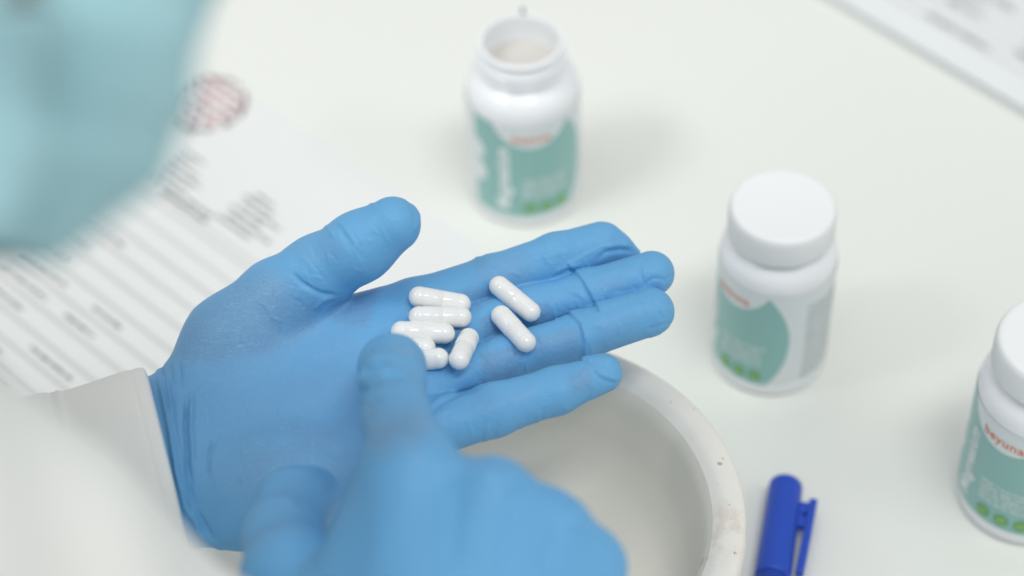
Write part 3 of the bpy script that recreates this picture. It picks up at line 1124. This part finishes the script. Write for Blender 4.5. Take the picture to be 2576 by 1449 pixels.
def zc(x, y): return (872 + x * .3472, 503 + y * .3472)
def cz_(a, b, label, **k):
    p, q = zc(*a), zc(*b)
    return capsule(p[0], p[1], q[0], q[1], label, **k)
cz_((455, 690), (895, 765), 'white capsule slanting below the index finger, overlapped by the capsule beside it')
cz_((450, 845), (904, 850), 'white capsule lying between the slanting capsule and the one under the pointing fingertip')
cz_((326, 950), (779, 970), 'white capsule whose near end the pointing fingertip touches')
cz_((215, 1125), (613, 1062), 'white capsule mostly hidden under the pointing finger, only its rounded end showing')
cz_((285, 1190), (732, 1140), 'white capsule half covered by the pointing finger, next to the upright one')
cz_((915, 935), (785, 1222), 'short looking white capsule tipped towards the ring finger base', lift0=0.0, lift1=0.004)
cz_((1045, 575), (1392, 858), 'white capsule with dented end lying across the index and middle fingers')
cz_((1072, 788), (1345, 1080), 'white capsule lying across the middle and ring fingers')

# ---------------------------------------------------------------- pointing hand (right)
r_index = chain([(1035, 1190, 0.6352, 118), (998, 1050, 0.6576, 82), (986, 960, 0.6832, 78), (986, 925, 0.7096, 79), (984, 917, 0.7280, 76)], 'd')
r_mid = chain([(1235, 1255, 0.6296, 100), (1200, 1250, 0.6616, 80), (1150, 1330, 0.6800, 76), (1110, 1400, 0.6696, 70)], 'd')
r_ring = chain([(1375, 1335, 0.6304, 98), (1350, 1330, 0.6616, 78), (1290, 1410, 0.6776, 74), (1240, 1470, 0.6656, 68)], 'd')
r_lit = chain([(1475, 1425, 0.6352, 92), (1450, 1420, 0.6616, 72), (1400, 1490, 0.6736, 68), (1350, 1540, 0.6640, 60)], 'd')
r_thumb = chain([(860, 1720, 0.6056, 130), (735, 1450, 0.650, 116), (712, 1345, 0.672, 92), (738, 1272, 0.688, 86), (784, 1246, 0.698, 74)], 'd')
r_back = chain([(1000, 1900, 0.5976, 190), (1035, 1200, 0.6320, 115)], 'd') + chain([(1060, 1900, 0.5952, 190), (1235, 1260, 0.6256, 105)], 'd') + \
         chain([(1120, 1900, 0.5952, 190), (1375, 1340, 0.6272, 102)], 'd') + chain([(1180, 1900, 0.5976, 180), (1475, 1430, 0.6320, 95)], 'd') + \
         chain([(860, 1720, 0.6096, 130), (975, 1330, 0.6400, 84)], 'd') + chain([(880, 1500, 0.6296, 118), (975, 1290, 0.6376, 92)], 'd')
r_fore = chain([(1080, 1850, 0.5976, 220), (880, 1920, 0.5936, 235), (640, 1830, 0.5856, 240)], 'd')
right_blob = Blob([(0.012, 0.012, r_back), (0.012, 0.012, r_fore), (0.006, 0.008, r_thumb), (0.008, 0.005, r_index),
                   (0.006, 0.004, r_mid), (0.006, 0.004, r_ring), (0.006, 0.004, r_lit)])
right_wr = [
    (zq((818, 745), (840, 705), (890, 688), (930, 690)), -1.3, 10), (zq((822, 780), (860, 730), (930, 715), (1000, 735)), 0.8, 14),
    (zq((900, 745), (940, 738), (985, 742)), -0.8, 10), (zq((820, 800), (860, 770), (900, 760)), -0.9, 9), (zq((825, 860), (860, 825), (900, 812)), -0.7, 9),
    (zq((870, 650), (940, 632), (1000, 650)), -0.5, 12), (zq((920, 590), (980, 610)), -0.4, 12),
    (zq((1060, 930), (1100, 960), (1180, 1000), (1300, 1040)), -0.5, 14), (zq((1080, 1030), (1200, 1080), (1330, 1090)), 0.5, 22),
    (zq((1180, 1120), (1160, 1250), (1150, 1420)), -0.45, 26), (zq((1380, 1180), (1340, 1300), (1300, 1430)), -0.45, 26), (zq((1530, 1260), (1500, 1350), (1470, 1440)), -0.4, 24),
    (zq((1130, 1010), (1150, 1060), (1140, 1120)), 0.5, 26), (zq((1330, 1060), (1360, 1110), (1350, 1160)), 0.6, 26), (zq((1560, 1190), (1600, 1240), (1590, 1290)), 0.6, 26),
    (zq((430, 1290), (480, 1260), (540, 1260)), -0.5, 10), (zq((470, 1190), (540, 1170), (600, 1190)), 0.4, 10),
]
right_patch = [(zq((830, 840), (930, 800), (1050, 830), (1060, 980), (900, 1030), (840, 980)), 40, 0.9), (zq((420, 1200), (560, 1080), (700, 1080), (640, 1300), (450, 1350)), 60, .4)]
right_glove = build_glove(right_blob, 0.0009, 'glove', right_wr, right_patch, (), 2.4)

# ---------------------------------------------------------------- coat sleeves
cl = NB('coat_cotton', 0.85, 0.15)
co = cl.coord()
cl.color(cl.mix(cl.noise(co, 25, 4), C(236, 237, 234), C(242, 243, 240)))
wv = cl.math('ADD', cl.noise(cl.mapping(co, (2600, 500, 500)), 1.0, 1), cl.noise(cl.mapping(co, (500, 500, 2600)), 1.0, 1))
cl.bump(wv, 0.12, 0.0004)
coat_mat = cl.m

def ring_tube(rings, nu, nv, fold, thick, name, parent, seam_at=None):
    """rings: (top px, bottom px, depth, depth radius); loft through them"""
    K = []
    for (t, b, d, rd) in rings:
        a = PD(t[0], t[1], d); c_ = PD(b[0], b[1], d)
        m_ = (a + c_) / 2
        vdir = (m_ - CAM) / np.linalg.norm(m_ - CAM)
        K.append(np.concatenate([m_, (a - c_) / 2, -vdir * rd]))
    S = smooth_prof(K, nu)
    V = []
    for i, k in enumerate(S):
        u = i / (len(S) - 1)
        for j in range(nv):
            th = 2 * math.pi * j / nv
            p = k[:3] + k[3:6] * math.cos(th) + k[6:9] * math.sin(th)
            n = k[3:6] / np.linalg.norm(k[3:6]) * math.cos(th) + k[6:9] / np.linalg.norm(k[6:9]) * math.sin(th)
            V.append(p + n * fold(u, th, p))
    n = len(S)
    Fc = np.array([(i * nv + j, i * nv + (j + 1) % nv, (i + 1) * nv + (j + 1) % nv, (i + 1) * nv + j) for i in range(n - 1) for j in range(nv)])
    o = mesh_obj(name, V, Fc, coat_mat, parent)
    sm_ = o.modifiers.new('cloth', 'SOLIDIFY'); sm_.thickness = thick; sm_.offset = -1; sm_.use_even_offset = False
    return o

def nz(p, s, k=0):
    return mnoise.noise(Vector((p[0] * s + k, p[1] * s, p[2] * s)))

# ---------------------------------------------------------------- head, body, coat, mask
Rm = R
f_ = Rm @ np.array([.93, -.16, -.33]); f_ /= np.linalg.norm(f_)
u_ = Rm @ np.array([.20, .95, -.08]); u_ -= f_ * (u_ @ f_); u_ /= np.linalg.norm(u_)
r_ = np.cross(f_, u_)
CHIN = PD(248, 462, 0.44)
HC = CHIN - 0.080 * f_ + 0.104 * u_
def hl(x, y, z):
    return HC + r_ * x + f_ * y + u_ * z
def hp(a, b, ra, rb, n=None, s=1.0):
    return prim(hl(*a), hl(*b), ra, rb, n, s)
head = [hp((0, -.035, .042), (0, .012, .046), .080, .076), hp((0, .02, .02), (0, .038, -.055), .066, .046),
        hp((-.042, .0, -.045), (0, .056, -.090), .026, .019), hp((.042, .0, -.045), (0, .056, -.090), .026, .019),
        hp((-.034, .058, -.012), (-.02, .066, -.04), .022, .020), hp((.034, .058, -.012), (.02, .066, -.04), .022, .020),
        hp((-.045, .062, .030), (.045, .062, .030), .016, .016)]
nose = [hp((0, .084, .018), (0, .101, -.020), .008, .011), hp((-.011, .088, -.022), (.011, .088, -.022), .008, .008)]
lips = [hp((-.016, .079, -.052), (.016, .079, -.052), .006, .006), hp((-.013, .077, -.062), (.013, .077, -.062), .007, .007)]
ears = []
for s in (-1, 1):
    nrm = r_ * s
    ears += [hp((s * .077, -.016, .022), (s * .077, -.018, -.010), .020, .014, nrm, 0.35), hp((s * .076, -.012, -.014), (s * .075, -.008, -.022), .010, .008, nrm, 0.5)]
NB0 = hl(0, -.062, -.165)
fwd = np.array([f_[0], f_[1], 0.0]); fwd /= np.linalg.norm(fwd)
lat = np.array([fwd[1], -fwd[0], 0.0])                 # person's right
UPV = np.array([0, 0, 1.0])
CH = NB0 - fwd * 0.055 - UPV * 0.07
PEL = np.array([TABLE_X0 - 0.19, CH[1] - 0.03, -0.30])
RSH = CH + lat * 0.165 + UPV * .005; LSH = CH - lat * 0.165 + UPV * .005
def PDa(px, py, d): return PD(px, py, d)
R_EL = PD(-680, 1050, .435); R_WR = PD(800, 1880, .588)
L_WR = PZ(430, 1165, .110); L_EL = PZ(-560, 1330, .085)
torso = [prim(CH - lat * .10, CH + lat * .10, .062, .062), prim(CH - UPV * .10 - fwd * .02, PEL, .115, .125),
         prim(CH - lat * .07 - UPV * .06, CH - UPV * .12 + fwd * -.02 - lat * .05, .085, .095), prim(CH + lat * .07 - UPV * .06, CH - UPV * .12 + fwd * -.02 + lat * .05, .085, .095)]
neck = [hp((0, -.03, -.05), (0, -.062, -.165), .050, .055), prim(NB0, CH, .055, .070)]
arms = [prim(RSH, R_EL, .036, .030), prim(R_EL, PD(-70, 1345, .472), .028, .024), prim(PD(-70, 1345, .472), PD(250, 1565, .505), .024, .020), prim(PD(250, 1565, .505), PD(560, 1770, .562), .020, .016), prim(PD(560, 1770, .562), R_WR, .016, .013), prim(LSH, L_EL, .040, .034), prim(L_EL, L_WR, .030, .020)]
head_blob = Blob([(0.02, 0.028, head), (0.012, .008, nose), (0.008, .006, lips), (0.005, .004, ears)])
body_blob = Blob([(0.02, 0.028, head), (0.012, .008, nose), (0.008, .006, lips), (0.005, .004, ears), (0.03, 0.02, neck), (0.05, 0.05, torso), (0.03, 0.012, arms)])
skm = NB('skin', 0.5, 0.4)
co = skm.coord()
skm.color(skm.mix(skm.noise(co, 60, 4), C(168, 134, 116), C(182, 148, 128)))
skm.b.inputs['Subsurface Weight'].default_value = 0.15
skm.b.inputs['Subsurface Radius'].default_value = (0.01, 0.004, 0.002)
V, Fq = body_blob.mesh(0.0028)
V = relax(V, Fq, 2, .4)
mesh_obj('body', V, Fq, skm.m, person)
# eyes and brows
for s in (-1, 1):
    c_ = hl(s * .032, .066, .006)
    bmv, bmf = lathe([(0.011 * math.cos(t), 0.011 * math.sin(t)) for t in np.linspace(-1.55, 1.55, 13)], 20)
    eye = mesh_obj('eye', bmv + c_, bmf, simple('eye_white', C(232, 230, 226), .2), person)
    d_ = f_ * .0102
    iv = []
    for k in range(20):
        a = 2 * math.pi * k / 20
        iv.append(c_ + d_ + f_ * .0008 + r_ * (.0055 * math.cos(a)) + u_ * (.0055 * math.sin(a)))
    mesh_obj('iris', iv, [tuple(range(20))], simple('iris_brown', C(62, 42, 30), .2), eye)
# hair cap: shell over the cranium
hair_blob = Blob([(0.02, 0.02, [hp((0, -.038, .048), (0, .004, .056), .086, .079), hp((0, -.062, .02), (0, -.07, -.045), .062, .045),
                                hp((-.062, -.03, .03), (-.066, -.03, .0), .020, .014), hp((.062, -.03, .03), (.066, -.03, .0), .020, .014)])])
V, Fq = hair_blob.mesh(0.0028)
N = vnormals(V, Fq)
loc = (V - HC) @ np.stack([r_, f_, u_], 1)
V = V + N * (0.0025 * np.sin(loc[:, 0] * 420 + 9 * np.sin(loc[:, 1] * 40)) * 0.6)[:, None]
hm = NB('hair', 0.55, 0.3)
co = hm.coord()
hm.color(hm.mix(hm.noise(hm.mapping(co, (60, 500, 500)), 1.0, 3), C(58, 42, 32), C(92, 68, 50)))
mesh_obj('hair', V, Fq, hm.m, person)

# mask: a pleated cloth wrapped from ear to ear, over nose and chin
mk_ = NB('mask_fabric', 0.8, 0.15)
co = mk_.coord()
mk_.color(mk_.mix(mk_.noise(co, 40, 4), C(154, 198, 206), C(172, 210, 216)))
mk_.bump(mk_.noise(co, 1500, 2), 0.1, 0.0003)
mk_.b.inputs['Subsurface Weight'].default_value = 0.0
nphi, nzv = 90, 80
phis = np.linspace(-1.42, 1.42, nphi); zs = np.linspace(0.004, -0.122, nzv)
rad = np.zeros((nphi, nzv))
tt = np.linspace(0.16, 0.0, 161)
for i, ph in enumerate(phis):
    dirv = r_ * math.sin(ph) + f_ * math.cos(ph)
    for j, z in enumerate(zs):
        zz = max(z, -0.100)
        P = hl(0, 0.004, zz) + dirv[None] * tt[:, None]
        dd = head_blob(P)
        k = int(np.argmax(dd < 0)) if (dd < 0).any() else len(tt) - 1
        rad[i, j] = tt[k]
# cloth bridges hollows: local max then blur
def blur2(a, n):
    for _ in range(n):
        p = np.pad(a, 1, mode='edge')
        a = (p[:-2, 1:-1] + p[2:, 1:-1] + p[1:-1, :-2] + p[1:-1, 2:] + 4 * a) / 8
    return a
mx = rad.copy()
for _ in range(6):
    p = np.pad(mx, 1, mode='edge')
    mx = np.maximum.reduce([p[:-2, 1:-1], p[2:, 1:-1], p[1:-1, :-2], p[1:-1, 2:], mx])
rad = np.maximum(blur2(mx, 14), rad) + 0.003
def rad_at(ph, z):
    fi = np.clip((ph - phis[0]) / (phis[1] - phis[0]), 0, nphi - 1.001); fj = np.clip((z - zs[0]) / (zs[1] - zs[0]), 0, nzv - 1.001)
    i, j = int(fi), int(fj); a, b = fi - i, fj - j
    return (rad[i, j] * (1 - a) + rad[i + 1, j] * a) * (1 - b) + (rad[i, j + 1] * (1 - a) + rad[i + 1, j + 1] * a) * b
def mask_pt(sx, t):
    pm = 0.66 + 0.70 * float(sstep(np.array([t]), 0.58, 0.86)[0])     # the side edge cuts in above, reaches back below
    ph = sx * pm
    e = float(sstep(np.array([abs(sx)]), 0.45, 1.0)[0])
    z = zs[0] + (zs[-1] - zs[0]) * t
    zc_ = z * (1 - 0.30 * e) - 0.070 * 0.30 * e
    pleat = 0.0016 * ((t * 4.0) % 1.0) * (1 - e)
    puck = 0.0050 * math.sin(t * 2 * math.pi * 3.0 + 0.6) * e + 0.0095 * math.sin(ph * 12 + t * 6 + 1.0 * math.sin(t * 8)) * min(1, abs(ph) * 1.6)
    rr = rad_at(ph, zc_) + pleat + puck + 0.003
    if zc_ < -0.102: rr -= (-0.102 - zc_) * 0.9
    return hl(0, 0.004, zc_) + (r_ * math.sin(ph) + f_ * math.cos(ph)) * rr
ns, nt = 110, 80
V = [mask_pt(-1 + 2 * i / (ns - 1), j / (nt - 1)) for i in range(ns) for j in range(nt)]
Fc = np.array([(i * nt + j, i * nt + j + 1, (i + 1) * nt + j + 1, (i + 1) * nt + j) for i in range(ns - 1) for j in range(nt - 1)])
mask_o = mesh_obj('face_mask', V, Fc, mk_.m, person)
# broad fabric straps from the lower side corners up behind the ears
for s in (-1, 1):
    P = [mask_pt(s * 0.70, 0.90), mask_pt(s * 0.74, 0.80) + r_ * s * .002, hl(s * .070, .046, -.058), hl(s * .080, .030, -.020), hl(s * .089, .000, .020), hl(s * .088, -.040, .046)]
    S = smooth_prof(P, 8); V = []
    for i, c_ in enumerate(S):
        wd = 0.0085 - 0.003 * i / len(S)
        d = S[min(i + 1, len(S) - 1)] - S[max(i - 1, 0)]; d /= np.linalg.norm(d)
        q = np.cross(d, r_ * s); q /= np.linalg.norm(q)
        for k in range(7):
            x = -1 + k / 3
            V.append(c_ + q * wd * x + r_ * s * (0.0022 * math.cos(x * 4 + i * .3)))
    Fc = np.array([(i * 7 + k, i * 7 + k + 1, i * 7 + 8 + k, i * 7 + 7 + k) for i in range(len(S) - 1) for k in range(6)])
    st_ = mesh_obj('strap', V, Fc, mk_.m, mask_o)
    sm_ = st_.modifiers.new('cloth', 'SOLIDIFY'); sm_.thickness = 0.0008
sm_ = mask_o.modifiers.new('cloth', 'SOLIDIFY'); sm_.thickness = 0.0008
def tube(pts, r, n=10):
    S = smooth_prof(pts, 6); V = []
    for i in range(len(S)):
        d = S[min(i + 1, len(S) - 1)] - S[max(i - 1, 0)]; d /= np.linalg.norm(d)
        a = np.cross(d, [0.3, 0.5, 0.81]); a /= np.linalg.norm(a); b = np.cross(d, a)
        for k in range(n):
            t = 2 * math.pi * k / n
            V.append(S[i] + a * r * math.cos(t) + b * r * math.sin(t))
    Fc = np.array([(i * n + k, i * n + (k + 1) % n, (i + 1) * n + (k + 1) % n, (i + 1) * n + k) for i in range(len(S) - 1) for k in range(n)])
    return np.array(V), Fc
elastic = simple('ear_elastic', C(226, 230, 230), .8)
for s in (-1, 1):
    V, Fc = tube([hl(s * .078, .028, -.012), hl(s * .082, .005, .022), hl(s * .086, -.018, .040), hl(s * .087, -.036, .015), hl(s * .084, -.022, -.025), hl(s * .075, .018, -.058)], .0014)
    mesh_obj('ear_loop', V, Fc, elastic, mask_o)

# coat body
coat_t = [prim(CH - lat * .11, CH + lat * .11, .074, .074), prim(CH - UPV * .10 - fwd * .02, PEL, .130, .150),
          prim(CH - lat * .07 - UPV * .06, CH - UPV * .12 - fwd * .02 - lat * .05, .097, .107), prim(CH + lat * .07 - UPV * .06, CH - UPV * .12 - fwd * .02 + lat * .05, .097, .107)]
coat_a = [prim(RSH, R_EL, .056, .043), prim(LSH, L_EL, .062, .052)]
coat_n = [prim(NB0 - UPV * .02, CH, .066, .085)]
coat_blob = Blob([(0.05, 0.05, coat_t), (0.04, 0.02, coat_a), (0.03, .02, coat_n)])
V, Fq = coat_blob.mesh(0.0045)
N = vnormals(V, Fq)
fo = np.array([0.006 * nz(p, 14) + 0.003 * nz(p, 34, 5) for p in V])
V = V + N * fo[:, None]
coat = mesh_obj('lab_coat', V, Fq, coat_mat, person)

def fold_left(u, th, p):
    d = 0.0030 * nz(p, 24) * min(1, .25 + 3 * u) + 0.0009 * nz(p, 60, 3)
    d += 0.0010 * math.exp(-((u - 0.545) / 0.010) ** 2) - 0.0008 * math.exp(-((u - 0.565) / 0.010) ** 2) - 0.0003 * math.exp(-((u - 0.31) / 0.008) ** 2)
    if u > 0.555: d += 0.0012
    return d
ring_tube([((366, 958), (474, 1405), .752, .0325), ((360, 943), (477, 1420), .752, .0350), ((345, 940), (465, 1426), .752, .0362), ((240, 968), (360, 1440), .752, .037), ((122, 1000), (230, 1455), .753, .038), ((0, 1035), (90, 1480), .754, .040),
           ((-220, 1100), (-160, 1560), .757, .042), ((-560, 1120), (-540, 1650), .765, .046)], 22, 96, fold_left, 0.0013, 'sleeve', coat)
def fold_right(u, th, p):
    return 0.006 * math.sin(u * 17 + 2.2 * math.cos(th) + 1.0) * (0.4 + 0.6 * math.sin(th) ** 2) + 0.003 * nz(p, 22)
ring_tube([((-560, 480), (-640, 1500), .430, .050), ((-280, 680), (-420, 1640), .445, .048), ((0, 905), (-140, 1800), .470, .044), ((275, 1145), (190, 2030), .500, .042), ((525, 1385), (480, 2180), .542, .042), ((712, 1530), (830, 2280), .580, .044)],
          14, 72, fold_right, 0.0013, 'sleeve', coat)
# shirt collar standing round the neck
V = []
nc = 72
for i in range(nc):
    a = 2 * math.pi * i / nc
    for j, (rr, z) in enumerate(((.070, -.110), (.075, -.113), (.082, -.130), (.090, -.155), (.096, -.185))):
        w_ = 1 + 0.02 * math.sin(5 * a + j)
        V.append(hl(rr * w_ * math.sin(a) * .95, -.026 + rr * w_ * math.cos(a) * 1.05 + (z + .112) * .25, z - 0.006 + 0.012 * (1 - math.cos(a))))
Fc = np.array([(i * 5 + j, i * 5 + j + 1, ((i + 1) % nc) * 5 + j + 1, ((i + 1) % nc) * 5 + j) for i in range(nc) for j in range(4)])
co_ = mesh_obj('shirt_collar', V, Fc, simple('collar_cloth', C(196, 200, 212), .85, .15, .03, 30), person)
sm_ = co_.modifiers.new('cloth', 'SOLIDIFY'); sm_.thickness = 0.002
